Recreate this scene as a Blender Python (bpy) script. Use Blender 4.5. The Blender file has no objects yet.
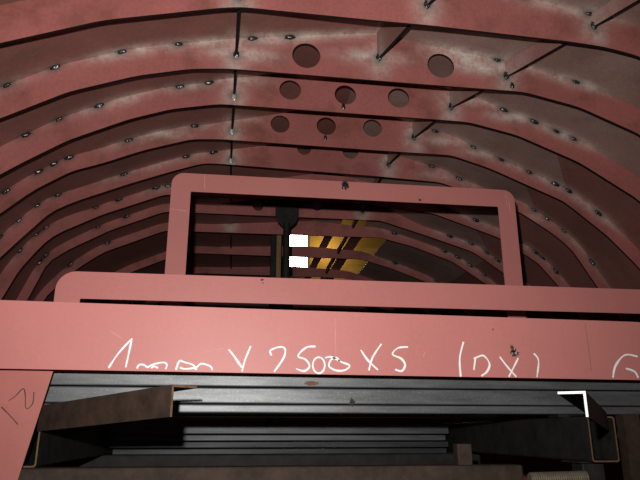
import bpy, bmesh, math, random
from mathutils import Vector, noise
random.seed(7)
C = bpy.context.scene.collection
F = 622.0; PITCH = math.radians(17.2); YAW = math.radians(7.8)
FWD = Vector((math.sin(YAW)*math.cos(PITCH), math.cos(YAW)*math.cos(PITCH), math.sin(PITCH)))
RGT = Vector((math.cos(YAW), -math.sin(YAW), 0)); UPV = RGT.cross(FWD)
FLOOR = -1.3

def at(px, py, D):
    """point of the sight line through a photo position on the upright plane at depth D (metres)"""
    d = FWD + RGT*((px-320)/F) + UPV*((240-py)/F)
    d = d*(D/d.y)
    return d

# ------------------------------------------------------------------ materials
def new_mat(name):
    m = bpy.data.materials.new(name); m.use_nodes = True
    nt = m.node_tree
    return m, nt, nt.nodes['Principled BSDF']

def ramp(nt, src, stops):
    r = nt.nodes.new('ShaderNodeValToRGB')
    e = r.color_ramp.elements
    e[0].position, e[0].color = stops[0][0], (*stops[0][1], 1)
    e[1].position, e[1].color = stops[-1][0], (*stops[-1][1], 1)
    for p, c in stops[1:-1]:
        x = e.new(p); x.color = (*c, 1)
    nt.links.new(src, r.inputs[0]); return r

def tex_noise(nt, scale, detail=4, rough=.6, vec=None, sc=None):
    n = nt.nodes.new('ShaderNodeTexNoise')
    n.inputs['Scale'].default_value = scale; n.inputs['Detail'].default_value = detail
    n.inputs['Roughness'].default_value = rough
    g = nt.nodes.new('ShaderNodeNewGeometry'); src = g.outputs['Position']
    if sc:
        mp = nt.nodes.new('ShaderNodeMapping'); mp.inputs['Scale'].default_value = sc
        nt.links.new(src, mp.inputs[0]); src = mp.outputs[0]
    nt.links.new(src, n.inputs['Vector']); return n

def mixc(nt, fac, a, b):
    m = nt.nodes.new('ShaderNodeMix'); m.data_type = 'RGBA'
    if isinstance(fac, float): m.inputs[0].default_value = fac
    else: nt.links.new(fac, m.inputs[0])
    for s, v in ((m.inputs[6], a), (m.inputs[7], b)):
        if isinstance(v, tuple): s.default_value = (*v, 1)
        else: nt.links.new(v, s)
    return m.outputs[2]

def math_n(nt, op, a, b):
    m = nt.nodes.new('ShaderNodeMath'); m.operation = op; m.use_clamp = True
    for s, v in ((m.inputs[0], a), (m.inputs[1], b)):
        if isinstance(v, (int, float)): s.default_value = v
        else: nt.links.new(v, s)
    return m.outputs[0]

def paint_mat(name, c0, c1, rough=.5, burn=False, streak=None, bump=.02):
    m, nt, b = new_mat(name)
    n = tex_noise(nt, 2.3, 6, .62)
    col = ramp(nt, n.outputs[0], [(.3, c0), (.7, c1)]).outputs[0]
    if streak:
        s = tex_noise(nt, 3.0, 5, .65, sc=(1.0, 1.6, 1.0))
        f = ramp(nt, s.outputs[0], [(.5, (0, 0, 0)), (.68, (.7, .7, .7))]).outputs[0]
        col = mixc(nt, f, col, streak)
    if burn:
        for attr, cc, lo, hi in (('scorch', (.80, .71, .62), .36, .56), ('soot', (.018, .015, .014), .25, .55)):
            a = nt.nodes.new('ShaderNodeAttribute'); a.attribute_name = attr
            nn = tex_noise(nt, 17, 5, .7)
            f = math_n(nt, 'MULTIPLY', a.outputs['Fac'], ramp(nt, nn.outputs[0], [(lo, (.38,)*3), (hi, (1,)*3)]).outputs[0])
            col = mixc(nt, f, col, cc)
    fine = tex_noise(nt, 60, 3, .6)
    col = mixc(nt, ramp(nt, fine.outputs[0], [(.3, (.16 if burn else .05,)*3), (.6, (0,)*3)]).outputs[0], col, (.03, .02, .02))
    nt.links.new(col, b.inputs['Base Color'])
    b.inputs['Roughness'].default_value = rough
    b.inputs['Specular IOR Level'].default_value = .3
    bp = nt.nodes.new('ShaderNodeBump'); bp.inputs['Strength'].default_value = bump*4; bp.inputs['Distance'].default_value = .004
    nb = tex_noise(nt, 35, 4, .6); nt.links.new(nb.outputs[0], bp.inputs['Height']); nt.links.new(bp.outputs[0], b.inputs['Normal'])
    return m

def metal_mat(name, c0, c1, rough=.5, metal=.3, scale=40, speck=None, sc=None):
    m, nt, b = new_mat(name)
    n = tex_noise(nt, scale, 5, .7, sc=sc)
    col = ramp(nt, n.outputs[0], [(.35, c0), (.68, c1)]).outputs[0]
    if speck:
        s = tex_noise(nt, 130, 2, .5)
        col = mixc(nt, ramp(nt, s.outputs[0], [(.58, (0,)*3), (.72, (.4,)*3)]).outputs[0], col, speck)
    nt.links.new(col, b.inputs['Base Color'])
    b.inputs['Roughness'].default_value = rough; b.inputs['Metallic'].default_value = metal
    b.inputs['Specular IOR Level'].default_value = .3
    bp = nt.nodes.new('ShaderNodeBump'); bp.inputs['Strength'].default_value = .15; bp.inputs['Distance'].default_value = .003
    nt.links.new(n.outputs[0], bp.inputs['Height']); nt.links.new(bp.outputs[0], b.inputs['Normal'])
    return m

def plain(name, c, rough=.7, metal=0., emit=None, es=0):
    m, nt, b = new_mat(name)
    n = tex_noise(nt, 25, 3, .6)
    col = mixc(nt, n.outputs[0], tuple(x*.8 for x in c), tuple(min(1, x*1.2) for x in c))
    nt.links.new(col, b.inputs['Base Color'])
    b.inputs['Roughness'].default_value = rough; b.inputs['Metallic'].default_value = metal
    if emit:
        b.inputs['Emission Color'].default_value = (*emit, 1); b.inputs['Emission Strength'].default_value = es
    return m

M = {}
M['plate'] = paint_mat('red_primer_plate', (.47, .165, .148), (.51, .18, .162), .48, bump=.01)
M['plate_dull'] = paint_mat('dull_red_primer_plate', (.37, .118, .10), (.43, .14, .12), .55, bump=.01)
M['web'] = paint_mat('red_primer_web', (.375, .122, .108), (.475, .156, .139), .5, burn=True, streak=(.20, .075, .05))
M['shell'] = paint_mat('red_primer_shell', (.20, .084, .070), (.28, .112, .094), .5, burn=True, streak=(.17, .09, .065))
M['bare'] = paint_mat('bare_grey_shell', (.25, .145, .122), (.33, .215, .185), .5, burn=True, streak=(.2, .12, .1))
M['cut'] = metal_mat('cut_edge', (.006, .005, .005), (.016, .014, .013), .8, .1, 60)
M['stringer'] = paint_mat('stringer_paint', (.26, .125, .105), (.36, .18, .155), .5, burn=True)
M['weld'] = metal_mat('weld_bead', (.02, .02, .02), (.22, .22, .23), .3, .85, 120)
M['weld_bright'] = metal_mat('silvery_weld', (.5, .48, .45), (.8, .78, .74), .35, .5, 60)  # silvery weld; its bright glints are put into the pale colour
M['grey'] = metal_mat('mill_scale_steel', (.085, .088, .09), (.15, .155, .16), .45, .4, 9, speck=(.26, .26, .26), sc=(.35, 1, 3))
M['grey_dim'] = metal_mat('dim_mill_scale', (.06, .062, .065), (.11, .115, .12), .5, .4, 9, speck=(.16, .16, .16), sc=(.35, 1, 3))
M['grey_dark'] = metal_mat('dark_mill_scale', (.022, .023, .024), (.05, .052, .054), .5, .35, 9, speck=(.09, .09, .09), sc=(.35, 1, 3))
M['rust'] = metal_mat('rusty_brown_steel', (.026, .016, .011), (.058, .035, .024), .75, .15, 14)
M['rust_edge'] = metal_mat('rusty_edge', (.10, .055, .03), (.17, .095, .05), .7, .1, 30)
M['black'] = metal_mat('black_steel', (.012, .0115, .011), (.03, .028, .026), .65, .2, 12)
M['chalk'] = plain('white_chalk', (.88, .85, .83), .9)
M['marker'] = plain('black_marker', (.05, .025, .025), .7)
M['whitepaint'] = plain('white_paint', (.85, .85, .85), .6)
M['burn'] = plain('burn_mark', (.045, .035, .035), .8)
M['scratch'] = plain('pale_scratch', (.62, .33, .28), .7)
M['linescr'] = plain('dark_scratch', (.2, .06, .055), .7)
M['wood'] = metal_mat('old_timber', (.22, .13, .06), (.36, .22, .1), .8, 0, 8, sc=(6, 6, .6))
M['concrete'] = metal_mat('concrete', (.12, .115, .105), (.2, .19, .175), .9, 0, 3)
M['hallwall'] = metal_mat('ochre_wall', (.55, .36, .12), (.66, .45, .16), .9, 0, 2)
M['hallgrey'] = metal_mat('grey_wall', (.2, .19, .17), (.28, .26, .24), .9, 0, 2)
M['glass_lit'] = plain('daylit_glass', (.8, .8, .8), .4, 0, (1, .97, .86), 14)
M['grate'] = metal_mat('ribbed_mesh', (.12, .095, .065), (.20, .165, .12), .6, .3, 20)

# ------------------------------------------------------------------ mesh helpers
def link(name, me, mats, parent=None, loc=None):
    o = bpy.data.objects.new(name, me); C.objects.link(o)
    for m in (mats if isinstance(mats, (list, tuple)) else [mats]): me.materials.append(m)
    if parent: o.parent = parent
    if loc is not None: o.location = loc
    return o

def from_bm(name, bm, mats, parent=None, smooth=False):
    bmesh.ops.recalc_face_normals(bm, faces=bm.faces)
    me = bpy.data.meshes.new(name); bm.to_mesh(me); bm.free()
    if smooth:
        for p in me.polygons: p.use_smooth = True
    return link(name, me, mats, parent)

def tag(o, label, cat, group=None):
    o['label'] = label; o['category'] = cat
    if group: o['group'] = group
    return o

def thing(name, label, cat, loc=(0, 0, 0), group=None):
    o = bpy.data.objects.new(name, None); C.objects.link(o); o.location = loc; o.empty_display_size = .1
    return tag(o, label, cat, group)

def bm_box(bm, x0, x1, y0, y1, z0, z1, bev=0, mat=0):
    r = bmesh.ops.create_cube(bm, size=1)
    vs = r['verts']
    for v in vs:
        v.co = Vector(((x0+x1)/2+v.co.x*(x1-x0), (y0+y1)/2+v.co.y*(y1-y0), (z0+z1)/2+v.co.z*(z1-z0)))
    fs = {f for v in vs for f in v.link_faces}
    for f in fs: f.material_index = mat
    if bev:
        es = {e for v in vs for e in v.link_edges}
        bmesh.ops.bevel(bm, geom=list(es), offset=bev, segments=2, profile=.5, affect='EDGES')

def prism(bm, pts, axis_pts, mat=0):
    """close a profile (list of Vectors) swept from offset a to offset b"""
    a, b = axis_pts
    va = [bm.verts.new(p+a) for p in pts]; vb = [bm.verts.new(p+b) for p in pts]
    n = len(pts)
    fs = [bm.faces.new(va), bm.faces.new(list(reversed(vb)))]
    for i in range(n): fs.append(bm.faces.new((va[i], vb[i], vb[(i+1) % n], va[(i+1) % n])))
    for f in fs: f.material_index = mat
    return fs

def ring_plate(name, outer, inner, D, t, mats, parent=None):
    """flat plate with a hole: outlines in X,Z, thickness t from depth D backwards; slot 1 = cut edges"""
    cu = bpy.data.curves.new(name, 'CURVE'); cu.dimensions = '2D'; cu.fill_mode = 'BOTH'; cu.extrude = t/2
    for loop in [outer]+([inner] if inner else []):
        sp = cu.splines.new('POLY'); sp.points.add(len(loop)-1)
        for p, (x, z) in zip(sp.points, loop): p.co = (x, z, 0, 1)
        sp.use_cyclic_u = True
    tmp = bpy.data.objects.new('tmp', cu); C.objects.link(tmp)
    me = bpy.data.meshes.new_from_object(tmp.evaluated_get(bpy.context.evaluated_depsgraph_get()))
    bpy.data.objects.remove(tmp)
    for v in me.vertices: v.co = Vector((v.co.x, D+t/2-v.co.z, v.co.y))
    bm = bmesh.new(); bm.from_mesh(me); bmesh.ops.remove_doubles(bm, verts=bm.verts, dist=1e-5)
    bmesh.ops.recalc_face_normals(bm, faces=bm.faces)
    for f in bm.faces: f.material_index = 0 if abs(f.normal.y) > .7 else 1
    bm.to_mesh(me); bm.free(); me.name = name; me.materials.clear()
    return link(name, me, mats, parent)

def round_rect(x0, x1, z0, z1, r, n=8, rb=None):
    rb = r if rb is None else rb
    pts = []
    for cx, cz, a0, rr in ((x1, z1, 0, r), (x0, z1, 90, r), (x0, z0, 180, rb), (x1, z0, 270, rb)):
        sx = -1 if cx == x1 else 1; sz = -1 if cz == z1 else 1
        if rr < 1e-4: pts.append((cx, cz)); continue
        for i in range(n+1):
            a = math.radians(a0+90*i/n)
            pts.append((cx+sx*rr+rr*math.cos(a), cz+sz*rr+rr*math.sin(a)))
    return pts

def catmull(pts, n=8):
    out = []
    P = [pts[0]]+list(pts)+[pts[-1]]
    for i in range(1, len(P)-2):
        for k in range(n):
            t = k/n; a, b, c, d = P[i-1], P[i], P[i+1], P[i+2]
            out.append(.5*((2*b)+(c-a)*t+(2*a-5*b+4*c-d)*t*t+(3*b-a-3*c+d)*t**3))
    out.append(P[-2]); return out

def stroke(bm, pts, D, w, h=.0012, smooth=True):
    """a drawn line lying on the upright plane y = D (front side), width w"""
    if smooth and len(pts) > 2: pts = catmull(pts, 7)
    P = []
    for i, p in enumerate(pts):
        a = pts[max(0, i-1)]; b = pts[min(len(pts)-1, i+1)]
        d = (b-a); d.y = 0
        if d.length < 1e-6: d = Vector((1, 0, 0))
        d.normalize(); nrm = Vector((-d.z, 0, d.x))
        ww = w*(.8+.45*noise.noise(Vector((p.x*30, p.z*30, 3))))
        P.append((p, nrm*ww/2))
    rows = []
    for p, nn in P:
        rows.append([bm.verts.new(Vector(((p+s*nn).x, yy, (p+s*nn).z))) for s, yy in ((-1, D), (-1, D-h), (1, D-h), (1, D))])
    for a, b in zip(rows, rows[1:]):
        for k in range(4): bm.faces.new((a[k], a[(k+1) % 4], b[(k+1) % 4], b[k]))
    bm.faces.new(rows[0]); bm.faces.new(list(reversed(rows[-1])))

def blot(bm, c, r, D, seed, h=.001, n=26, spikes=.35, sx=1, sz=1):
    ps = []
    for i in range(n):
        a = 2*math.pi*i/n
        rr = r*(1+spikes*noise.noise(Vector((math.cos(a)*2.3, math.sin(a)*2.3, seed)))*2)
        ps.append(Vector((c.x+math.cos(a)*rr*sx, 0, c.z+math.sin(a)*rr*sz)))
    prism(bm, ps, (Vector((0, D, 0)), Vector((0, D-h, 0))))

# ------------------------------------------------------------------ hull shape
TR = {
 'A': (2.6, [(0,45),(103,22),(220,9.6),(241,8.6),(375,22),(430,27),(568,43),(602,48),(640,58)]),
 'B': (3.1, [(0,120),(69,93),(137,77),(192,70),(230,70),(430,86),(523,93),(578,108),(640,136)]),
 'C': (3.55, [(0,176),(20,165),(69,141),(130,120),(172,110),(220,105),(430,120),(468,123),(516,136),(578,163),(640,202)]),
 'D': (4.05, [(0,215),(34,191),(72,172),(103,164),(144,151),(192,140),(220,140),(375,151),(451,156),(489,169),(563,202),(606,236),(640,270)]),
 'E': (4.55, [(0,259),(17,243),(52,212),(76,202),(131,184),(172,172),(203,164),(220,164.5),(378,177),(440,183),(518,212),(552,234),(571,250),(597,288)]),
 'F': (5.05, [(3,298),(20,270),(45,243),(58,234),(103,215),(165,195),(369,205),(433,214),(498,238),(521,253),(537,263),(561,290)]),
 'G': (5.55, [(29,298),(48,263),(69,250),(110,231),(165,212),(380,221),(426,236),(472,252),(504,274)]),
 'H': (6.05, [(45,298),(76,270),(103,253),(165,231),(380,238),(413,247),(452,262),(485,284)]),
}
LT = [(-1.85,1.0),(-1.93,.7),(-2.0,.3),(-2.03,-.2),(-2.03,FLOOR)]
RT = [(2.93,1.1),(3.07,.8),(3.15,.4),(3.2,-.2),(3.2,FLOOR)]
LGEN = [(-1.72,1.18),(-1.58,1.38),(-1.4,1.56),(-1.15,1.69)]
RGEN = [(2.1,1.80),(2.38,1.65),(2.62,1.45),(2.8,1.25)]
DEP = {'Z': .2, 'A': .195, 'B': .17, 'C': .155, 'D': .11, 'E': .095, 'F': .088, 'G': .082, 'H': .085, 'I': .085, 'J': .085, 'K': .085, 'L': .085}
KEEL = {'Z': .15, 'A': .15, 'B': .15, 'C': .2, 'D': .25, 'E': .22, 'F': .2, 'G': .17, 'H': .07, 'I': .05, 'J': .05, 'K': .05, 'L': .05}
XK = .75
inner = {}; depth = {}
for k, (D, p) in TR.items():
    q = [(at(x, y, D).x, at(x, y, D).z) for x, y in p]
    lo, hi = q[0][0], q[-1][0]
    L = [t for t in LT if t[1] < q[0][1]-.12]
    R = [t for t in RT if t[1] < q[-1][1]-.12 and t[0] > hi+.03]
    Lg = [t for t in LGEN if t[0] < lo-.1 and t[1] < q[0][1]-.08]
    Rg = [t for t in RGEN if t[0] > hi+.1 and t[1] < q[-1][1]-.08]
    inner[k] = list(reversed(L))+Lg+q+Rg+R; depth[k] = D
gen = list(reversed(LT))+[(-1.72,1.2),(-1.6,1.44),(-1.45,1.56),(-1.15,1.73),(-.7,1.93),(-.5,1.965),(1.45,1.965),(1.8,1.87),(2.24,1.71),(2.56,1.49),(2.75,1.3)]+RT
for k, D in (('Z', 1.9), ('I', 7.0), ('J', 7.95), ('K', 8.9), ('L', 9.5)):
    inner[k] = list(gen if k != 'Z' else inner['A']); depth[k] = D
ORDER = 'ZABCDEFGHIJKL'
NSEG = (40, 96, 96, 40)

def resample(pl, n):
    L = [0]
    for a, b in zip(pl, pl[1:]): L.append(L[-1]+math.dist(a, b))
    out = []; j = 0
    for i in range(n+1):
        s = L[-1]*i/n
        while j < len(L)-2 and L[j+1] < s: j += 1
        f = (s-L[j])/max(1e-9, L[j+1]-L[j])
        out.append((pl[j][0]+(pl[j+1][0]-pl[j][0])*f, pl[j][1]+(pl[j+1][1]-pl[j][1])*f))
    return out

def split_at_x(pl, x):
    for i, (a, b) in enumerate(zip(pl, pl[1:])):
        if a[0] <= x < b[0]:
            f = (x-a[0])/(b[0]-a[0]); m = (x, a[1]+(b[1]-a[1])*f)
            return pl[:i+1]+[m], [m]+pl[i+1:]

def smooth_pl(pl, it=6):
    for _ in range(it):
        pl = [pl[0]]+[((a[0]+2*b[0]+c[0])/4, (a[1]+2*b[1]+c[1])/4) for a, b, c in zip(pl, pl[1:], pl[2:])]+[pl[-1]]
    return pl

IN = {}; OUT = {}
for k in ORDER:
    pl = smooth_pl(resample(inner[k], 300), 2)
    a, rest = split_at_x(pl, -1.2); b, rest = split_at_x(rest, XK); c, d = split_at_x(rest, 2.38)
    pts = []
    for part, n in zip((a, b, c, d), NSEG):
        r = resample(part, n); pts += r if not pts else r[1:]
    IN[k] = pts; o = []
    for i, p in enumerate(pts):
        q0 = pts[max(0, i-5)]; q1 = pts[min(len(pts)-1, i+5)]
        t = Vector((q1[0]-q0[0], q1[1]-q0[1])).normalized(); nrm = Vector((-t.y, t.x))
        dd = DEP[k]
        if k in 'EF' and p[0] < -1.2: dd *= 1.25
        o.append((p[0]+nrm.x*dd, p[1]+nrm.y*dd+KEEL[k]*max(0, 1-abs(p[0]-XK)/1.0)))
    OUT[k] = smooth_pl(o, 2)
    OUT[k][0] = (OUT[k][0][0], FLOOR); OUT[k][-1] = (OUT[k][-1][0], FLOOR)

def shell_z(x, D):
    ks = sorted(ORDER, key=lambda k: depth[k])
    for a, b in zip(ks, ks[1:]):
        if depth[a] <= D <= depth[b]:
            f = (D-depth[a])/(depth[b]-depth[a]); zz = []
            for k in (a, b):
                pl = OUT[k]
                zz.append(next((p[1]+(q[1]-p[1])*(x-p[0])/(q[0]-p[0]) for p, q in zip(pl, pl[1:]) if p[0] <= x <= q[0] and q[0] > p[0]), pl[0][1]))
            return zz[0]*(1-f)+zz[1]*f

# tack welds seen along the joint of each frame with the shell (photo positions)
WP = {'A': [(588,12),(520,2)],
 'B': [(5,85),(57,68),(121,52),(178,43),(251,35),(497,57),(575,82),(290,31)],
 'C': [(22,134),(58,119),(98,105),(180,81),(205,77),(501,113),(533,126),(555,132),(573,139)],
 'D': [(6,193),(35,173),(53,164),(68,157),(130,141),(196,124),(435,136),(472,149),(501,161),(528,171),(556,184),(571,191),(596,210)],
 'E': [(2,234),(19,220),(38,205),(53,195),(58,188),(123,173),(185,155),(212,147),(430,171),(456,181),(532,214),(549,222),(561,231),(590,263)],
 'F': [(20,252),(33,238),(47,227),(96,206),(120,200),(157,188),(169,182),(476,219),(523,243),(537,252),(546,260),(556,275)],
 'G': [(40,265),(50,255),(97,227),(125,216),(450,233),(471,242),(486,252),(499,261)],
 'H': [(70,262),(108,240),(395,232),(444,250),(458,257),(470,265),(487,277)],
 'I': [(395,262),(440,276),(455,285)]}
WELDS = {}
for k, l in WP.items():
    WELDS[k] = []
    for x, y in l:
        p = at(x, y, depth[k]); i = min(range(len(OUT[k])), key=lambda i: (OUT[k][i][0]-p.x)**2+(OUT[k][i][1]-p.z)**2)
        WELDS[k].append(Vector((OUT[k][i][0], depth[k], OUT[k][i][1])))
# stringers: path of (depth, X, bottom Z), run up to the shell
STR = [
 ('S0', [(1.9,-.03,2.03),(2.6,-.045,2.03),(3.1,-.056,2.035),(3.55,-.065,2.038),(4.05,-.078,2.05),(4.55,-.085,2.05),(6.05,-.085,2.04),(9.4,-.08,2.03)]),
 ('S1', [(1.9,1.12,2.085),(2.6,.905,2.085),(3.1,.768,2.089)]),
 ('S2', [(1.9,2.06,2.0),(2.6,1.814,2.05),(3.1,1.546,2.034),(3.55,1.361,2.062),(4.05,1.251,2.08),(4.55,1.183,2.08),(5.55,1.17,2.03),(9.4,1.17,2.0)])]
SW = {k: [] for k in ORDER}                     # stringer welds on frames
for nm, path in STR:
    for D, x, z in path:
        for k in ORDER:
            if abs(depth[k]-D) < .01 and k not in 'ZL': SW[k].append(Vector((x, D, z)))

def burn_attrs(me, pts, spts):
    sc = me.attributes.new('scorch', 'FLOAT', 'POINT'); so = me.attributes.new('soot', 'FLOAT', 'POINT')
    for i, v in enumerate(me.vertices):
        s = t = 0.
        for j, (p, tang, amt) in enumerate(pts):
            d = v.co-p
            if d.length > .45: continue
            ex = amt < 0; amt = abs(amt)
            al = d.dot(tang); pe = (d-tang*al).length
            s = max(s, amt*math.exp(-(al/.19)**2-(pe/.042)**2)); t = max(t, (0 if ex else 1.15)*math.exp(-(al/.05)**2-(pe/.028)**2))
        for p in spts:
            d = v.co-p
            if d.length > .4: continue
            s = max(s, .7*math.exp(-(d.x/.07)**2-((d.z)/.12)**2-(d.y/.08)**2)); t = max(t, .9*math.exp(-(d.length/.04)**2))
        sc.data[i].value = s; so.data[i].value = t

EXTRA = {'B': [(262,35,.9),(290,32,.9),(320,29,.9),(350,29,.9),(380,32,.5),(455,50,1.0),(475,58,1.0),(490,60,.9),(525,66,.7),(262,38,1.0),(300,34,1.0),(340,32,.9),(460,56,1.0),(470,64,1.0),(485,70,1.0),(500,66,1.0),(240,55,.9),(372,58,.9)], 'C': [(232,80,.7),(470,100,.8),(515,118,.8)], 'D': [(445,142,.8),(485,153,.9),(160,133,.9),(232,118,.7)], 'E': [(442,176,.9),(200,152,.9),(540,218,.8)], 'F': [(530,247,.7)], 'G': [(460,238,.7)], 'A': [(570,5,.9),(610,5,.9)]}
def weld_pts(k):
    out = []
    for p in WELDS.get(k, []):
        i = min(range(len(OUT[k])), key=lambda i: (OUT[k][i][0]-p.x)**2+(OUT[k][i][1]-p.z)**2)
        a = OUT[k][max(0, i-2)]; b = OUT[k][min(len(OUT[k])-1, i+2)]
        tg = Vector((b[0]-a[0], 0, b[1]-a[1])).normalized()
        rr = random.Random(int(p.x*1000)+int(p.z*777))
        out.append((p, tg, rr.uniform(.45, 1.0) if p.x > -.9 else rr.uniform(.0, .35)))
    for (p, tg, am), (p2, _, _) in list(zip(out, out[1:])):
        if p.x > -.95 and (p-p2).length < .55 and (p.x > .9 or p.x < -.1):
            rr = random.Random(int(p.x*911)); f = rr.uniform(.3, .7)
            out.append((p*(1-f)+p2*f, tg, -rr.uniform(.4, .95)))
    for (x, y, am) in EXTRA.get(k, []):
        out.append((at(x, y, depth[k]), Vector((1, 0, 0)), -am))
    if k in 'DEFGHI': out = [(p, t, a*(.75 if k == 'D' else .5)) for p, t, a in out]
    return out

hull = thing('boat_hull', 'red-primed steel hull of arched rib frames and welded shell plates overhead', 'boat hull', (XK, 1.9, FLOOR))
def hp(o):                                       # parent a part that was built in place
    o.parent = hull; o.matrix_parent_inverse = hull.matrix_basis.inverted(); return o
hull.matrix_basis                                # (location set above)
from mathutils import Matrix
HINV = Matrix.Translation(-Vector((XK, 1.9, FLOOR)))
def hp(o):
    o.parent = hull; o.matrix_parent_inverse = HINV; return o

HOLES = {'B': [(306,57,13.5),(440,67,13)], 'C': [(290,91,10.5),(345,96,10.5),(398,99,10.5)],
         'D': [(280,125,9.3),(326,127,9.5),(372,129,9.3)], 'E': [(350,152,8),(304,149,7)], 'G': [(258,206,5.5),(317,206,5.5)]}
# weld bead meshes
def bead_mesh(seed, big=1):
    bm = bmesh.new(); bmesh.ops.create_icosphere(bm, subdivisions=3, radius=1)
    for v in bm.verts:
        n = v.co.normalized(); r = 1+.45*noise.noise(n*1.7+Vector((seed, 0, 0)))+.22*noise.noise(n*5+Vector((0, seed, 0)))
        v.co = Vector((n.x*.022*r, n.y*.010*r, n.z*.010*r))*big
    me = bpy.data.meshes.new('tack_weld'); bm.to_mesh(me); bm.free()
    for p in me.polygons: p.use_smooth = True
    return me
BEADS = [bead_mesh(s) for s in (1.1, 4.2, 8.7, 12.3)]
for b in BEADS: b.materials.append(M['weld'])
SBEAD = bead_mesh(20.5, 1.0); SBEAD.materials.append(M['weld_bright'])

T_WEB = .014
for k in ORDER[1:-1]:
    D = depth[k]; n = len(IN[k]); R = 8
    bm = bmesh.new(); front = []; back = []
    for i in range(n):
        fr = []; bk = []
        for r in range(R+1):
            u = r/R; x = IN[k][i][0]*(1-u)+OUT[k][i][0]*u; z = IN[k][i][1]*(1-u)+OUT[k][i][1]*u
            fr.append(bm.verts.new((x, D-T_WEB, z))); bk.append(bm.verts.new((x, D, z)))
        front.append(fr); back.append(bk)
    for i in range(n-1):
        for r in range(R):
            bm.faces.new((front[i][r], front[i][r+1], front[i+1][r+1], front[i+1][r]))
            bm.faces.new((back[i][r], back[i+1][r], back[i+1][r+1], back[i][r+1]))
        for r in (0, R): bm.faces.new((front[i][r], front[i+1][r], back[i+1][r], back[i][r])).material_index = 1
    for i in (0, n-1):
        for r in range(R): bm.faces.new((front[i][r], front[i][r+1], back[i][r+1], back[i][r])).material_index = 1
    bmesh.ops.recalc_face_normals(bm, faces=bm.faces)
    me = bpy.data.meshes.new('rib_frame'); bm.to_mesh(me); bm.free()
    o = link('rib_frame', me, [M['web'], M['cut']])
    if k in HOLES:
        cb = bmesh.new()
        for x, y, r in HOLES[k]:
            c = at(x, y, D); rad = r/F*c.length*.98*1.02
            m = bmesh.ops.create_cone(cb, cap_ends=True, segments=40, radius1=rad, radius2=rad, depth=.2)
            for v in m['verts']: v.co = Vector((c.x+v.co.x, D+v.co.z, c.z+v.co.y))
        bmesh.ops.recalc_face_normals(cb, faces=cb.faces)
        cm = bpy.data.meshes.new('cutter'); cb.to_mesh(cm); cb.free()
        cm.materials.append(M['web']); cm.materials.append(M['cut'])
        for p in cm.polygons: p.material_index = 1
        co = bpy.data.objects.new('cutter', cm); C.objects.link(co)
        md = o.modifiers.new('cut', 'BOOLEAN'); md.object = co; md.operation = 'DIFFERENCE'; md.solver = 'EXACT'
        bpy.context.view_layer.update()
        me2 = bpy.data.meshes.new_from_object(o.evaluated_get(bpy.context.evaluated_depsgraph_get()))
        o.modifiers.clear(); o.data = me2; me2.name = 'rib_frame'
        bpy.data.objects.remove(co); bpy.data.meshes.remove(cm)
    burn_attrs(o.data, weld_pts(k), SW[k])
    hp(o)
    for j, (p, tg, amt) in enumerate(weld_pts(k)):
        if amt < 0: continue
        w = bpy.data.objects.new('tack_weld', BEADS[(j*3+ord(k)) % 4]); C.objects.link(w)
        nrm = Vector((-tg.z, 0, tg.x))
        w.parent = o
        w.location = p-Vector((0, T_WEB+.002, 0))-nrm*.006
        s = random.uniform(.9, 1.5)
        w.rotation_euler = (random.uniform(-.3, .3), -math.atan2(tg.z, tg.x), random.uniform(-.2, .2)); w.scale = (s, s, s*1.1)
    for x, y in {'C': [(343, 108)], 'D': [(325, 139)], 'B': [(511, 87)]}.get(k, []):
        w = bpy.data.objects.new('tack_weld', BEADS[2]); C.objects.link(w); w.parent = o
        w.location = at(x, y, D)-Vector((0, T_WEB+.003, 0)); w.scale = (.5, 1, 2.2)
    for p in SW[k]:
        w = bpy.data.objects.new('tack_weld', SBEAD if k in 'CDE' and p.x < .2 else BEADS[1]); C.objects.link(w); w.parent = o
        w.location = p-Vector((0, T_WEB+.004, -.006)); w.scale = (.75, 1.5, 3.6) if k in 'CDE' and p.x < .2 else (.7, 1.2, 2.4)

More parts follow.
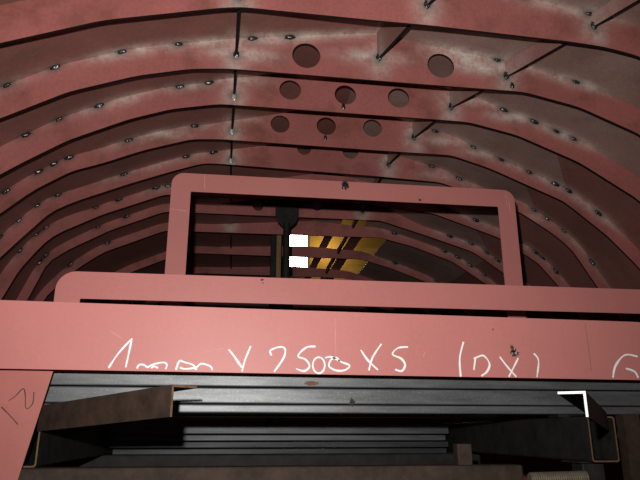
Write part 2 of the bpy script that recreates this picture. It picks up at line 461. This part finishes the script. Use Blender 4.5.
# shell plating: bay by bay, four strakes across
B0, B1, B2, B3, B4 = 0, NSEG[0], NSEG[0]+NSEG[1], NSEG[0]+NSEG[1]+NSEG[2], sum(NSEG)
def idx_x(k, x): return min(range(B1, B3+1), key=lambda i: abs(OUT[k][i][0]-x))
TS = .008
for ka, kb in zip(ORDER, ORDER[1:]):
    spans = [(B0, B1, 'shell'), (B1, B2, 'shell' if ka in 'ZABC' else 'shell'), (B2, B3, 'bare'), (B3, B4, 'shell')]
    if ka in 'ZAB': spans = [(B0, B1, 'shell'), (B1, B2, 'shell'), (B2, B4, 'bare')]
    if ka in 'CDEF': spans = [(B0, B1, 'shell'), (B1, B2, 'shell'), (B2, -1, 'bare'), (-1, B4, 'shell')]
    if ka in 'HIJK': spans = [(B0, B1, 'shell'), (B1, idx_x(kb, .45), 'shell'), (idx_x(kb, .94), idx_x(kb, 1.03), 'shell'), (idx_x(kb, 1.22), idx_x(kb, 1.36), 'shell'), (idx_x(kb, 1.6), B3, 'bare'), (B3, B4, 'shell')]
    if ka == 'G': spans = [(B0, B1, 'shell'), (B1, B2, 'shell'), (B2, idx_x(kb, 1.05), 'bare'), (idx_x(kb, 1.3), B3, 'bare'), (B3, B4, 'shell')]
    ya, yb = depth[ka], depth[kb]
    ts = [0, .2, .38, .52, .64, .74, .82, .88, .93, .97, 1.0]
    for i0, i1, mt in spans:
        bm = bmesh.new(); g = []; gn = []
        sa, sb = idx_x(ka, 2.06), idx_x(kb, 2.43)
        nc = (i1 if i1 >= 0 else B3)-(i0 if i0 >= 0 else B3)+1
        def fpt(k, f):
            a = int(min(f, len(OUT[k])-1.001)); w = f-a; p, q_ = OUT[k][a], OUT[k][a+1]
            return (p[0]*(1-w)+q_[0]*w, p[1]*(1-w)+q_[1]*w)
        for t in ts:
            row = []; rn = []; sm = sa+(sb-sa)*t
            j0 = sm if i0 < 0 else i0; j1 = sm if i1 < 0 else i1
            for c in range(nc):
                f = j0+(j1-j0)*c/(nc-1)
                p0 = fpt(ka, f); p1 = fpt(kb, f)
                row.append((p0[0]*(1-t)+p1[0]*t, ya*(1-t)+yb*t, p0[1]*(1-t)+p1[1]*t))
                a = fpt(kb, max(0, f-1)); b = fpt(kb, min(len(OUT[kb])-1, f+1))
                tt = Vector((b[0]-a[0], b[1]-a[1])).normalized(); rn.append(Vector((-tt.y, 0, tt.x)))
            g.append(row); gn.append(rn)
        lo = [[bm.verts.new(p) for p in row] for row in g]
        up = [[bm.verts.new(Vector(p)+gn[r_][j]*TS) for j, p in enumerate(row)] for r_, row in enumerate(g)]
        nr = len(g)
        for r in range(nr-1):
            for c in range(nc-1):
                bm.faces.new((lo[r][c], lo[r][c+1], lo[r+1][c+1], lo[r+1][c])); bm.faces.new((up[r][c], up[r+1][c], up[r+1][c+1], up[r][c+1]))
        for r in range(nr-1):
            for c in (0, nc-1): bm.faces.new((lo[r][c], lo[r+1][c], up[r+1][c], up[r][c]))
        for c in range(nc-1):
            for r in (0, nr-1): bm.faces.new((lo[r][c], lo[r][c+1], up[r][c+1], up[r][c]))
        o = from_bm('shell_plate', bm, M[mt])
        burn_attrs(o.data, weld_pts(kb), [p+Vector((0, 0, .05)) for p in SW[kb]] if kb in 'ABCD' else [])
        for p in o.data.polygons: p.use_smooth = True
        o.data.set_sharp_from_angle(angle=math.radians(35))
        hp(o)
# stringers
for nm, path in STR:
    bm = bmesh.new(); prev = None; th = .015 if nm == 'S0' else .020
    ys = [path[0][0]+(path[-1][0]-path[0][0])*i/60 for i in range(61)]
    def interp(D):
        for a, b in zip(path, path[1:]):
            if a[0] <= D <= b[0]+1e-6:
                f = (D-a[0])/(b[0]-a[0]); return a[1]+(b[1]-a[1])*f, a[2]+(b[2]-a[2])*f
    for y in ys:
        x, z = interp(y); zt = max(shell_z(x, min(y, 9.49))-.001, z+.02)
        ring = [bm.verts.new(c) for c in ((x-th/2, y, z), (x+th/2, y, z), (x+th/2, y, zt), (x-th/2, y, zt))]
        if prev:
            for j in range(4):
                f = bm.faces.new((prev[j], prev[(j+1) % 4], ring[(j+1) % 4], ring[j])); f.material_index = 1 if j == 0 else 0
        else: bm.faces.new(ring)
        prev = ring
    bm.faces.new(list(reversed(prev)))
    o = from_bm('stringer', bm, [M['stringer'], M['cut']])
    burn_attrs(o.data, [], [p for k in ORDER for p in SW[k] if abs(p.x-interp(min(max(p.y, path[0][0]), path[-1][0]))[0]) < .02])
    hp(o)
# closed end of the hull
bm = bmesh.new()
pts = [Vector((x, 0, z)) for x, z in OUT['L'][::6]]
prism(bm, pts, (Vector((0, 9.5, 0)), Vector((0, 9.51, 0))))
# leave the keel bay of the end plate open to the hall
bm.free()
endp = [(x, z) for x, z in OUT['L'] if x <= .5]+[(.5, 2.0), (1.62, 2.0)]+[(x, z) for x, z in OUT['L'] if x >= 1.62]
o = ring_plate('end_plate', endp, None, 9.5, .01, [M['shell'], M['cut']]); hp(o)

# ------------------------------------------------------------------ cut-out plate frames
PL = [M['plate'], M['cut']]
D1 = 2.50                                           # front frame with chalk writing
tl, bl = at(0, 300, D1), at(0, 368.5, D1); tr_, br = at(640, 322, D1), at(640, 380, D1)
zt = (tl.z+tr_.z)/2; zb = (bl.z+br.z)/2
fr = thing('plate_frame', 'nearest red-primed plate frame, its wide top bar chalked with dimensions', 'steel frame', (.4, D1, FLOOR))
def par(o, t):
    o.parent = t; o.matrix_parent_inverse = Matrix.Translation(-Vector(t.location)); return o
outer = [(-1.35, FLOOR), (2.15, FLOOR), (2.15, tr_.z-.012), (br.x, tr_.z), (tl.x, tl.z), (-1.35, tl.z+.01)]
inn = [(-1.1, FLOOR+.2), (1.9, FLOOR+.2), (1.9, br.z-.01), (br.x, br.z), (bl.x, bl.z), (-1.1, bl.z+.005)]
par(ring_plate('frame_plate', outer, inn, D1, .006, PL), fr)
def px(crop, l):
    x0, y0, s = crop; return [at(x0+x/s, y0+y/s, D1) for x, y in l]
c1 = (100, 330, 4); c2 = (250, 330, 4); c3 = (440, 320, 3.2)
ell = lambda cx, cy, rx, ry, a0=0: [(cx+rx*math.cos(a0+i*math.pi/6), cy+ry*math.sin(a0+i*math.pi/6)) for i in range(13)]
S = [(c1, [(34,152),(75,92),(128,34)]), (c1, [(128,34),(115,95),(103,150)]),
 (c1, [(148,154),(156,140),(174,139),(190,150)]), (c1, [(190,150),(215,137),(255,130),(268,140),(262,157)]), (c1, [(205,152),(218,146),(232,152)]),
 (c1, [(304,160),(318,125),(340,130),(372,140),(386,160)]), (c1, [(320,150),(340,156),(384,150),(405,135),(440,145),(450,161)]),
 (c1, [(515,78),(540,110),(567,150)]), (c1, [(603,64),(580,120),(568,166)]),
 (c2, [(86,102),(82,82),(118,68),(140,76),(134,112),(96,168)]),
 (c2, [(262,66),(225,70),(192,104),(222,118),(238,145),(217,164),(184,155)]),
 (c2, ell(275, 141, 24, 32, -1.2)), (c2, [(300,112),(325,108),(365,128),(398,142),(380,160),(345,162),(316,145),(325,118),(348,112),(358,128)]),
 (c2, [(443,80),(472,122),(512,160)]), (c2, [(525,56),(490,110),(475,162)]),
 (c2, [(632,68),(592,72),(570,97),(605,115),(620,140),(607,164),(580,158)]),
 (c3, [(75,70),(63,122),(66,181)]), (c3, [(113,122),(108,160)]), (c3, [(108,124),(138,114),(158,140),(150,165),(132,179)]),
 (c3, [(191,118),(214,148),(244,182)]), (c3, [(250,122),(236,150),(220,182)]), (c3, [(300,107),(315,130),(310,183)]),
 (c3, [(632,117),(592,112),(562,145),(553,185)]), (c3, [(594,155),(622,165),(634,185)])]
for i0, i1, tx in ((0,2,'1'),(2,7,'0000'),(7,9,'X'),(9,10,'2'),(10,11,'5'),(11,13,'00'),(13,15,'X'),(15,16,'5'),(16,17,'('),(17,19,'D'),(19,21,'X'),(21,22,')'),(22,24,'6')):
    bm = bmesh.new()
    for n_, (cr, l) in enumerate(S[i0:i1]): stroke(bm, px(cr, l), D1, .0085, .0012+.0006*n_)
    o = par(from_bm('chalk_writing', bm, M['chalk']), fr); o['label'] = f'white chalk character {tx}'
bm = bmesh.new()
blot(bm, at(515, 353.5, D1), .014, D1, 3, spikes=.75, n=40); blot(bm, at(512.5, 349, D1), .009, D1, 9, spikes=.8, sz=1.7); par(from_bm('burn_mark', bm, M['burn']), fr); bm = bmesh.new(); blot(bm, at(493, 329.5, D1), .003, D1, 5)
par(from_bm('burn_mark', bm, M['burn']), fr)
o = bpy.data.objects.new('weld_spatter', SBEAD); C.objects.link(o); o.location = at(516, 352.8, D1-.003); o.scale = (.22, .4, .45); par(o, fr)
bm = bmesh.new(); stroke(bm, [at(585, 323, D1), at(588, 345, D1), at(591.5, 371, D1)], D1, .0016, .0006)
par(from_bm('dark_scratch', bm, M['linescr']), fr)
for l in (((335, 318), (335.5, 340), (336, 356)), ((110, 331), (122, 338)), ((205, 352), (224, 348)), ((425, 352), (423, 357))):
    bm = bmesh.new(); stroke(bm, [at(*q_, D1) for q_ in l], D1, .0015, .0006); par(from_bm('pale_scratch', bm, M['scratch']), fr)

ZST = .2387                                          # top of the steel bar stack
D2 = 2.88
a, b = at(66, 270.5, D2), at(640, 290, D2); i1 = at(80, 298, D2); ol = at(54, 299, D2)
mt_ = thing('plate_frame', 'middle red-primed plate frame with long rounded bar behind the chalked one', 'steel frame', (.8, D2, ZST))
zt = (a.z+b.z)/2; zi = (i1.z+at(640, 314, D2).z)/2
par(ring_plate('frame_plate', round_rect(ol.x, 2.45, ZST, zt, .085, 10, .03), round_rect(i1.x, 2.33, ZST+.11, zi, .004, 3), D2, .006, PL), mt_)
D3 = 3.45
p = lambda x, y: at(x, y, D3)
xl = (p(172, 190).x+p(164, 271).x)/2; xr = (p(515, 205).x+p(523, 285).x)/2; z3 = (p(190, 173.5).z+p(490, 189).z)/2
xil = (p(190.5, 195).x+p(185.5, 273).x)/2; xir = (p(497.5, 210).x+p(506, 285).x)/2; zi3 = (p(191, 191).z+p(497, 207).z)/2
bt = thing('plate_frame', 'farthest red-primed window-like plate frame showing the hull interior through its opening', 'steel frame', ((xl+xr)/2, D3, ZST))
par(ring_plate('frame_plate', round_rect(xl, xr, ZST, z3, .07, 10, .03), round_rect(xil, xir, ZST+.11, zi3, .004, 3), D3, .006, PL), bt)
bm = bmesh.new(); blot(bm, p(345, 185), .027, D3, 2, sx=.75, sz=1.15, spikes=.3); par(from_bm('burn_mark', bm, M['burn']), bt)
bm = bmesh.new(); blot(bm, p(420, 200), .008, D3, 4, spikes=.5); 
par(from_bm('burn_mark', bm, M['burn']), bt)
o = bpy.data.objects.new('tack_weld', BEADS[0]); C.objects.link(o); o.location = p(345, 186)-Vector((0, .006, 0)); o.scale = (.9, .7, 1.9); par(o, bt)
for l in ([(205,175),(204.5,182),(205,189)], [(170,209),(178,210),(187,211)], [(507,196),(509,203),(510,212)], [(505,195),(506,200),(507,206)]):
    bm = bmesh.new(); stroke(bm, [p(*q) for q in l], D3, .003, .0006); par(from_bm('pale_scratch', bm, M['scratch']), bt)
bm = bmesh.new(); blot(bm, at(262, 280, D2), .006, D2, 6, spikes=.6); par(from_bm('burn_mark', bm, M['burn']), mt_); bm = bmesh.new(); blot(bm, at(263, 283, D2), .003, D2, 7)
par(from_bm('burn_mark', bm, M['burn']), mt_)

# plate marked 12 leaning behind the front frame
DP = 2.59
q = lambda x, y: at(x, y, DP)
e0, e1 = q(53, 371), q(17.5, 480); sl = (e1.x-e0.x)/(e1.z-e0.z)
xz = lambda z: e0.x+(z-e0.z)*sl
mk = thing('marked_plate', 'red-primed slanted plate with 12 written in dark marker, at lower left', 'steel plate', (-1.1, DP, FLOOR))
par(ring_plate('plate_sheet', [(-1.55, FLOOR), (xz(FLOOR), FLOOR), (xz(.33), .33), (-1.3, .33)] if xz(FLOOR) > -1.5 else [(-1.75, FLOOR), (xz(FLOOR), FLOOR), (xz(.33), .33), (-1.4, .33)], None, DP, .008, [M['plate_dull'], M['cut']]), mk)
bm = bmesh.new()
stroke(bm, [q(1.5, 407), q(9, 414.5), q(18, 424.5)], DP, .0045)
stroke(bm, [q(x/8, 360+y/8) for x, y in [(70,325),(120,292),(186,230),(203,290),(203,365),(222,390),(262,345),(272,255)]], DP, .0042)
o = par(from_bm('marker_writing', bm, M['marker']), mk); o['label'] = 'dark handwritten number 12'

# ------------------------------------------------------------------ stack of steel bars on trestles
def bar(x0, x1, y0, y1, z0, z1, mat, label, name='steel_bar', grp='grey steel bars in the stack', cat='steel bar', bev=.006, hollow=True):
    bm = bmesh.new()
    def rr(ins):
        pts = round_rect(y0+ins, y1-ins, z0+ins, z1-ins, max(.001, bev-ins*.4), 4)
        return [(y, z) for y, z in pts]
    if hollow:
        A = rr(0); B = rr(.005); n = len(A)
        v = [[bm.verts.new((x, y, z)) for y, z in L] for x in (x0, x1) for L in (A, B)]
        for i in range(n):
            j = (i+1) % n
            bm.faces.new((v[0][i], v[0][j], v[2][j], v[2][i])); bm.faces.new((v[1][i], v[3][i], v[3][j], v[1][j]))
            bm.faces.new((v[0][i], v[1][i], v[1][j], v[0][j])); bm.faces.new((v[2][i], v[2][j], v[3][j], v[3][i]))
    else: bm_box(bm, x0, x1, y0, y1, z0, z1, bev)
    o = from_bm(name, bm, M[mat]); return tag(o, label, cat, grp)
DB = 2.70; KZ = 2.70/2.85
bar(-1.35, 2.35, DB, DB+.20, .195*KZ, ZST, 'grey', 'topmost front grey steel bar just under the chalked plate')
bar(-1.32, 2.38, DB+.69, DB+.81, .195*KZ, ZST, 'grey', 'grey top-layer bar carrying the farthest plate frame')
bar(-1.30, 2.30, DB+.014, DB+.19, .123*KZ, .191*KZ, 'grey', 'second grey steel bar from the top, with small rust mark')
bar(-1.38, 2.36, DB+.68, DB+.82, .123*KZ, .194*KZ, 'grey', 'rear grey bar under the one carrying the farthest frame')
bar(-1.33, 2.33, DB+.022, DB+.18, .083*KZ, .119*KZ, 'grey', 'third grey steel bar from the top, above the dark gap')
bar(-1.34, 2.34, DB+.67, DB+.83, .083*KZ, .122*KZ, 'grey', 'lowest of the rear grey bars below the farthest frame')
DR = 4.03; KR = DR/2.85; XL, XR = -.715, 1.385
CT = -.128
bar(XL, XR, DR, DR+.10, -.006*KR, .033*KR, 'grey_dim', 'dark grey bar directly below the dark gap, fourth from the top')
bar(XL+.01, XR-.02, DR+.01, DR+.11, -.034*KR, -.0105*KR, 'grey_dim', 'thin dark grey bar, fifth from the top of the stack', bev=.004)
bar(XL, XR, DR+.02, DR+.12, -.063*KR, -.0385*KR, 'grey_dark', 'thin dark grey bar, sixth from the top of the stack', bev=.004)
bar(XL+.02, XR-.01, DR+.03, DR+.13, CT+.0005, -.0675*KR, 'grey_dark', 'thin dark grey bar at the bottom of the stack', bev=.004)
bm = bmesh.new(); x_ = at(283, 428, DR).x; bm_box(bm, x_-.045, x_+.045, DR+.01, DR+.07, .033*KR+.0005, .033*KR+.035, .003)
tag(from_bm('packing_block', bm, M['grey_dim']), 'small steel packing block in the dark gap of the bar stack', 'block', 'packing blocks')
bm = bmesh.new()
blot(bm, at(352, 402, DB+.014), .010, DB+.014, 11, spikes=.6, sz=1.3)
o = from_bm('rust_spot', bm, M['rust'])
for ob in bpy.data.objects:
    if ob.get('label', '').startswith('second grey'): o.parent = ob
bm = bmesh.new(); blot(bm, at(312, 383.5, DB), .03, DB, 15, spikes=.3, sz=.32)
o = from_bm('rust_spot', bm, M['rust_edge'])
for ob in bpy.data.objects:
    if ob.get('label', '').startswith('topmost front'): o.parent = ob
# longitudinal box beams (open ends towards the viewer)
def tube_y(name, x0, x1, y0, y1, z0, z1, label, t=.006):
    root = thing(name, label, 'box beam', ((x0+x1)/2, y0, z0))
    A = round_rect(x0, x1, z0, z1, .012, 5); B = round_rect(x0+t, x1-t, z0+t, z1-t, .008, 5); n = len(A)
    bm = bmesh.new()
    v = [[bm.verts.new((x, y, z)) for x, z in L] for y in (y0, y1) for L in (A, B)]
    for i in range(n):
        j = (i+1) % n
        bm.faces.new((v[0][i], v[0][j], v[2][j], v[2][i])); bm.faces.new((v[1][i], v[3][i], v[3][j], v[1][j]))
        bm.faces.new((v[0][i], v[1][i], v[1][j], v[0][j])).material_index = 1
        bm.faces.new((v[2][i], v[2][j], v[3][j], v[3][i])).material_index = 1
    par(from_bm('beam_tube', bm, [M['black'], M['rust_edge']]), root)
    return root
RR = (at(590, 440, 2.5).x, at(617, 440, 2.5).x)
tube_y('box_beam', RR[0], RR[1], 2.5, 4.4, -.115, .064, 'black steel box beam with open rusty-edged end, at right under the white-tipped angle')
LX = at(38, 450, 2.66).x
tube_y('box_beam', LX-.11, LX, 2.66, 4.4, CT, .0782, 'black steel box beam at left under the brown angle, beside the marked plate')
bm = bmesh.new(); bm_box(bm, RR[0], RR[1], DB+.03, DB+.13, .0645, .0782, .002)
tag(from_bm('packing_block', bm, M['black']), 'flat packer on the right box beam under the grey bars', 'block', 'packing blocks')

def trestle(y, x0, x1, label, ztop, mat='rust'):
    r = thing('trestle', label, 'trestle', ((x0+x1)/2, y, FLOOR))
    bm = bmesh.new(); bm_box(bm, x0, x1, y, y+.1, ztop-.11, ztop, .008)
    par(from_bm('cross_beam', bm, M[mat]), r)
    for x in (x0+.12, x1-.12):
        bm = bmesh.new(); bm_box(bm, x-.04, x+.04, y+.01, y+.09, FLOOR, ztop-.11, .005); bm_box(bm, x-.09, x+.09, y-.03, y+.13, FLOOR, FLOOR+.012)
        par(from_bm('leg', bm, M[mat]), r)
trestle(2.6, -.98, 1.205, 'rusty brown trestle whose cross beam runs along the bottom of the view', CT)
trestle(4.06, -1.0, 1.6, 'rear trestle under the far ends of the black box beams', CT, 'black')
r = thing('support_post', 'black post holding up the right box beam near its open end', 'post', ((RR[0]+RR[1])/2, 2.65, FLOOR))
bm = bmesh.new(); bm_box(bm, RR[0]+.01, RR[1]-.01, 2.6, 2.69, FLOOR, -.122, .005); par(from_bm('post_shaft', bm, M['black']), r)
bm = bmesh.new(); bm_box(bm, RR[0]-.02, RR[1]+.02, 2.57, 2.72, -.122, -.1155, .002); par(from_bm('cap_plate', bm, M['black']), r)
bm = bmesh.new(); bm_box(bm, RR[0]-.04, RR[1]+.04, 4.06, 4.16, CT+.0005, -.1155, .002)
tag(from_bm('packing_block', bm, M['black']), 'flat packer on the rear trestle under the right box beam', 'block', 'packing blocks')
# stub on cross beam, ribbed mesh strip, rusty upright at right
s0, s1 = at(457, 444, 2.62), at(471, 444, 2.62)
bm = bmesh.new()
prof = [(s0.x, 0), (s1.x, 0), (s1.x, .01), (s0.x+.012, .01), (s0.x+.012, .05), (s0.x, .05)]
prism(bm, [Vector((x, 2.62+y, 0)) for x, y in prof], (Vector((0, 0, CT+.0005)), Vector((0, 0, s0.z))))
tag(from_bm('angle_stub', bm, M['rust']), 'short rusty angle stub standing upright on the brown cross beam', 'angle stub')
g0, g1 = at(529, 472, 2.56), at(586, 472, 2.56)
gr = thing('ribbed_conduit', 'beige ribbed flexible conduit end lying below the right box beam', 'conduit', (g0.x, 2.56, g0.z-.05))
bm = bmesh.new(); nR = 26; prev = None
for i in range(nR*2+1):
    f = i/(nR*2); c = Vector((g0.x+(g1.x-g0.x)*f, 2.56, g0.z-.028+.004*f)); rad = .028 if i % 2 else .0235
    ring = [bm.verts.new(c+Vector((0, math.cos(a)*rad, math.sin(a)*rad))) for a in [2*math.pi*k/16 for k in range(16)]]
    if prev:
        for k in range(16): bm.faces.new((prev[k], prev[(k+1) % 16], ring[(k+1) % 16], ring[k]))
    else: bm.faces.new(ring)
    prev = ring
bm.faces.new(prev); par(from_bm('conduit_hose', bm, M['grate']), gr)
cb_ = bmesh.new(); bm_box(cb_, g0.x+.01, g1.x-.06, 2.525, 2.59, FLOOR, g0.z-.0535, .004)
tag(from_bm('support_block', cb_, M['black']), 'dark upright block under the ribbed conduit', 'block')
u0, u1 = at(619, 416, 2.75), at(635, 416, 2.75)
bm = bmesh.new()
prof = [(u0.x, 0), (u1.x, 0), (u1.x, .008), (u0.x+.008, .008), (u0.x+.008, .06), (u0.x, .06)]
prism(bm, [Vector((x, 2.72+y, 0)) for x, y in prof], (Vector((0, 0, FLOOR)), Vector((0, 0, .078))))
tag(from_bm('angle_post', bm, M['rust']), 'rusty upright angle post at the right edge, beside the black box beam', 'post')

# angle irons lying on the box beams
def angle_iron(label, P, ang, length, leg, flange, side, tip, tilt=0.):
    """P: top corner at the near tip; body runs away at ang (deg, + = right); flange on side (+1 right, -1 left of the body direction)"""
    d = Vector((math.sin(math.radians(ang)), math.cos(math.radians(ang)), tilt)); s = Vector((math.cos(math.radians(ang)), -math.sin(math.radians(ang)), 0))*side
    u = Vector((0, 0, 1)); t = .007
    prof = [Vector((0, 0, 0)), s*flange, s*flange-u*t, s*t-u*t, s*t-u*leg, -u*leg]
    r = thing('angle_iron', label, 'angle iron', P-u*leg)
    bm = bmesh.new(); fs = prism(bm, [P+q_ for q_ in prof], (Vector((0, 0, 0)), d*length))
    par(from_bm('angle_body', bm, M['rust']), r)
    bm = bmesh.new(); prism(bm, [P+q_ for q_ in prof], (-d*.0015, Vector((0, 0, 0))))
    o = par(from_bm('end_face', bm, M[tip]), r)
    return r
PR = at(585.5, 391, 1.72); fr_ = at(606.5, 412.5, 2.485); dr = fr_-PR; hr = math.hypot(dr.x, dr.y)
r = angle_iron('brown angle iron with white-painted end pointing forward, on the right box beam', PR, math.degrees(math.atan2(dr.x, dr.y)), hr, .072, .076, -1, 'whitepaint', dr.z/hr)
r.children[1]['label'] = 'white-painted cut end'
PLf = at(172, 384.5, 2.05); far = at(40, 405.5, 2.655)
dv = far-PLf; hd = math.hypot(dv.x, dv.y)
r = angle_iron('rusty brown angle iron jutting out at left from behind the marked plate', PLf, math.degrees(math.atan2(dv.x, dv.y)), hd*1.0, .098, .10, 1, 'rust_edge', dv.z/hd)

# ------------------------------------------------------------------ inside the hull, farther back
pc = at(286.5, 240, 5.35)
r = thing('support_pillar', 'dark upright pillar with flared head under the hull ribs, seen through the farthest frame', 'pillar', (pc.x, 5.35, FLOOR))
bm = bmesh.new(); m = bmesh.ops.create_cone(bm, cap_ends=True, segments=24, radius1=.032, radius2=.032, depth=1.82-FLOOR)
for v in m['verts']: v.co += Vector((pc.x, 5.35, (1.82+FLOOR)/2))
par(from_bm('shaft', bm, M['black'], smooth=False), r)
bm = bmesh.new()
prof = [(-.035, 1.78), (.035, 1.78), (.085, 1.83), (.105, 1.90), (.105, 2.05), (-.105, 2.05), (-.105, 1.90), (-.085, 1.83)]
prism(bm, [Vector((pc.x+x, 0, z)) for x, z in prof], (Vector((0, 5.345, 0)), Vector((0, 5.36, 0))))
par(from_bm('head_gusset', bm, M['black']), r)
ppx = at(278.5, 256, 6.3); 
bm = bmesh.new(); bm_box(bm, ppx.x-.025, ppx.x+.025, 6.28, 6.34, FLOOR, at(278, 233, 6.3).z, .004)
tag(from_bm('timber_prop', bm, M['wood']), 'narrow timber prop standing behind the dark pillar inside the hull', 'prop')
bm = bmesh.new(); bm_box(bm, ppx.x-.085, ppx.x-.03, 6.26, 6.33, FLOOR, at(276, 234, 6.3).z, .004)
tag(from_bm('steel_prop', bm, M['black']), 'black steel prop standing left of the timber prop inside the hull', 'prop')

# ------------------------------------------------------------------ the hall
def struct(name, x0, x1, y0, y1, z0, z1, mat):
    bm = bmesh.new(); bm_box(bm, x0, x1, y0, y1, z0, z1); o = from_bm(name, bm, M[mat]); o['kind'] = 'structure'; return o
struct('floor', -9, 10, -6, 14, FLOOR-.2, FLOOR, 'concrete')
struct('wall_back', -9, 10, 14, 14.2, FLOOR, 7, 'hallwall')
struct('wall_left', -9.2, -9, -6, 14.2, FLOOR, 7, 'hallgrey')
struct('wall_right', 10, 10.2, -6, 14.2, FLOOR, 7, 'hallgrey')
struct('ceiling', -9.2, 10.2, -6, 14.2, 7, 7.2, 'hallgrey')
w0 = at(286, 232, 13.97); w1 = at(307, 276, 13.97)
bm = bmesh.new(); bm_box(bm, w0.x, w1.x, 13.96, 13.995, w1.z, w0.z)
o = from_bm('window_1', bm, M['glass_lit']); o['kind'] = 'structure'
bm = bmesh.new()
for x in (w0.x-.06, w1.x): bm_box(bm, x, x+.06, 13.93, 13.999, w1.z-.06, w0.z+.06)
for z in (w1.z-.06, w0.z): bm_box(bm, w0.x, w1.x, 13.93, 13.999, z, z+.06)
o = from_bm('window_frame', bm, M['hallgrey'], parent=bpy.data.objects['window_1'])

# ------------------------------------------------------------------ light and camera
def lamp(name, loc, energy, col, rad):
    l = bpy.data.lights.new(name, 'POINT'); l.energy = energy; l.color = col; l.shadow_soft_size = rad
    o = bpy.data.objects.new(name, l); C.objects.link(o); o.location = loc; return o
fl = bpy.data.lights.new('camera_flash', 'SPOT'); fl.energy = 360; fl.color = (1, .98, .95); fl.shadow_soft_size = .018
fl.spot_size = math.radians(112); fl.spot_blend = 1
fo = bpy.data.objects.new('camera_flash', fl); C.objects.link(fo); fo.location = RGT*-.085+UPV*.19+FWD*.02
fo.rotation_euler = (at(275, 180, 3)-fo.location).to_track_quat('-Z', 'Y').to_euler()
lamp('hall_lamp_warm', (2.05, 13.5, 4.1), 14, (1, .72, .28), .15)
lamp('hall_lamp', (5, 12.2, 5.5), 7, (1, .75, .35), .15)
w = bpy.data.worlds.new('world'); bpy.context.scene.world = w; w.use_nodes = True
w.node_tree.nodes['Background'].inputs[0].default_value = (.9, .95, 1, 1); w.node_tree.nodes['Background'].inputs[1].default_value = .01
cam = bpy.data.cameras.new('camera'); co = bpy.data.objects.new('camera', cam); C.objects.link(co)
cam.sensor_fit = 'HORIZONTAL'; cam.sensor_width = 36; cam.lens = F/640*36; cam.clip_start = .02; cam.clip_end = 100
rot = Matrix((RGT, UPV, -FWD)).transposed(); co.matrix_world = rot.to_4x4()
sc = bpy.context.scene; sc.camera = co
sc.view_settings.view_transform = 'Standard'; sc.view_settings.look = 'None'; sc.view_settings.exposure = 0; sc.view_settings.gamma = 1
sc.view_settings.use_curve_mapping = False
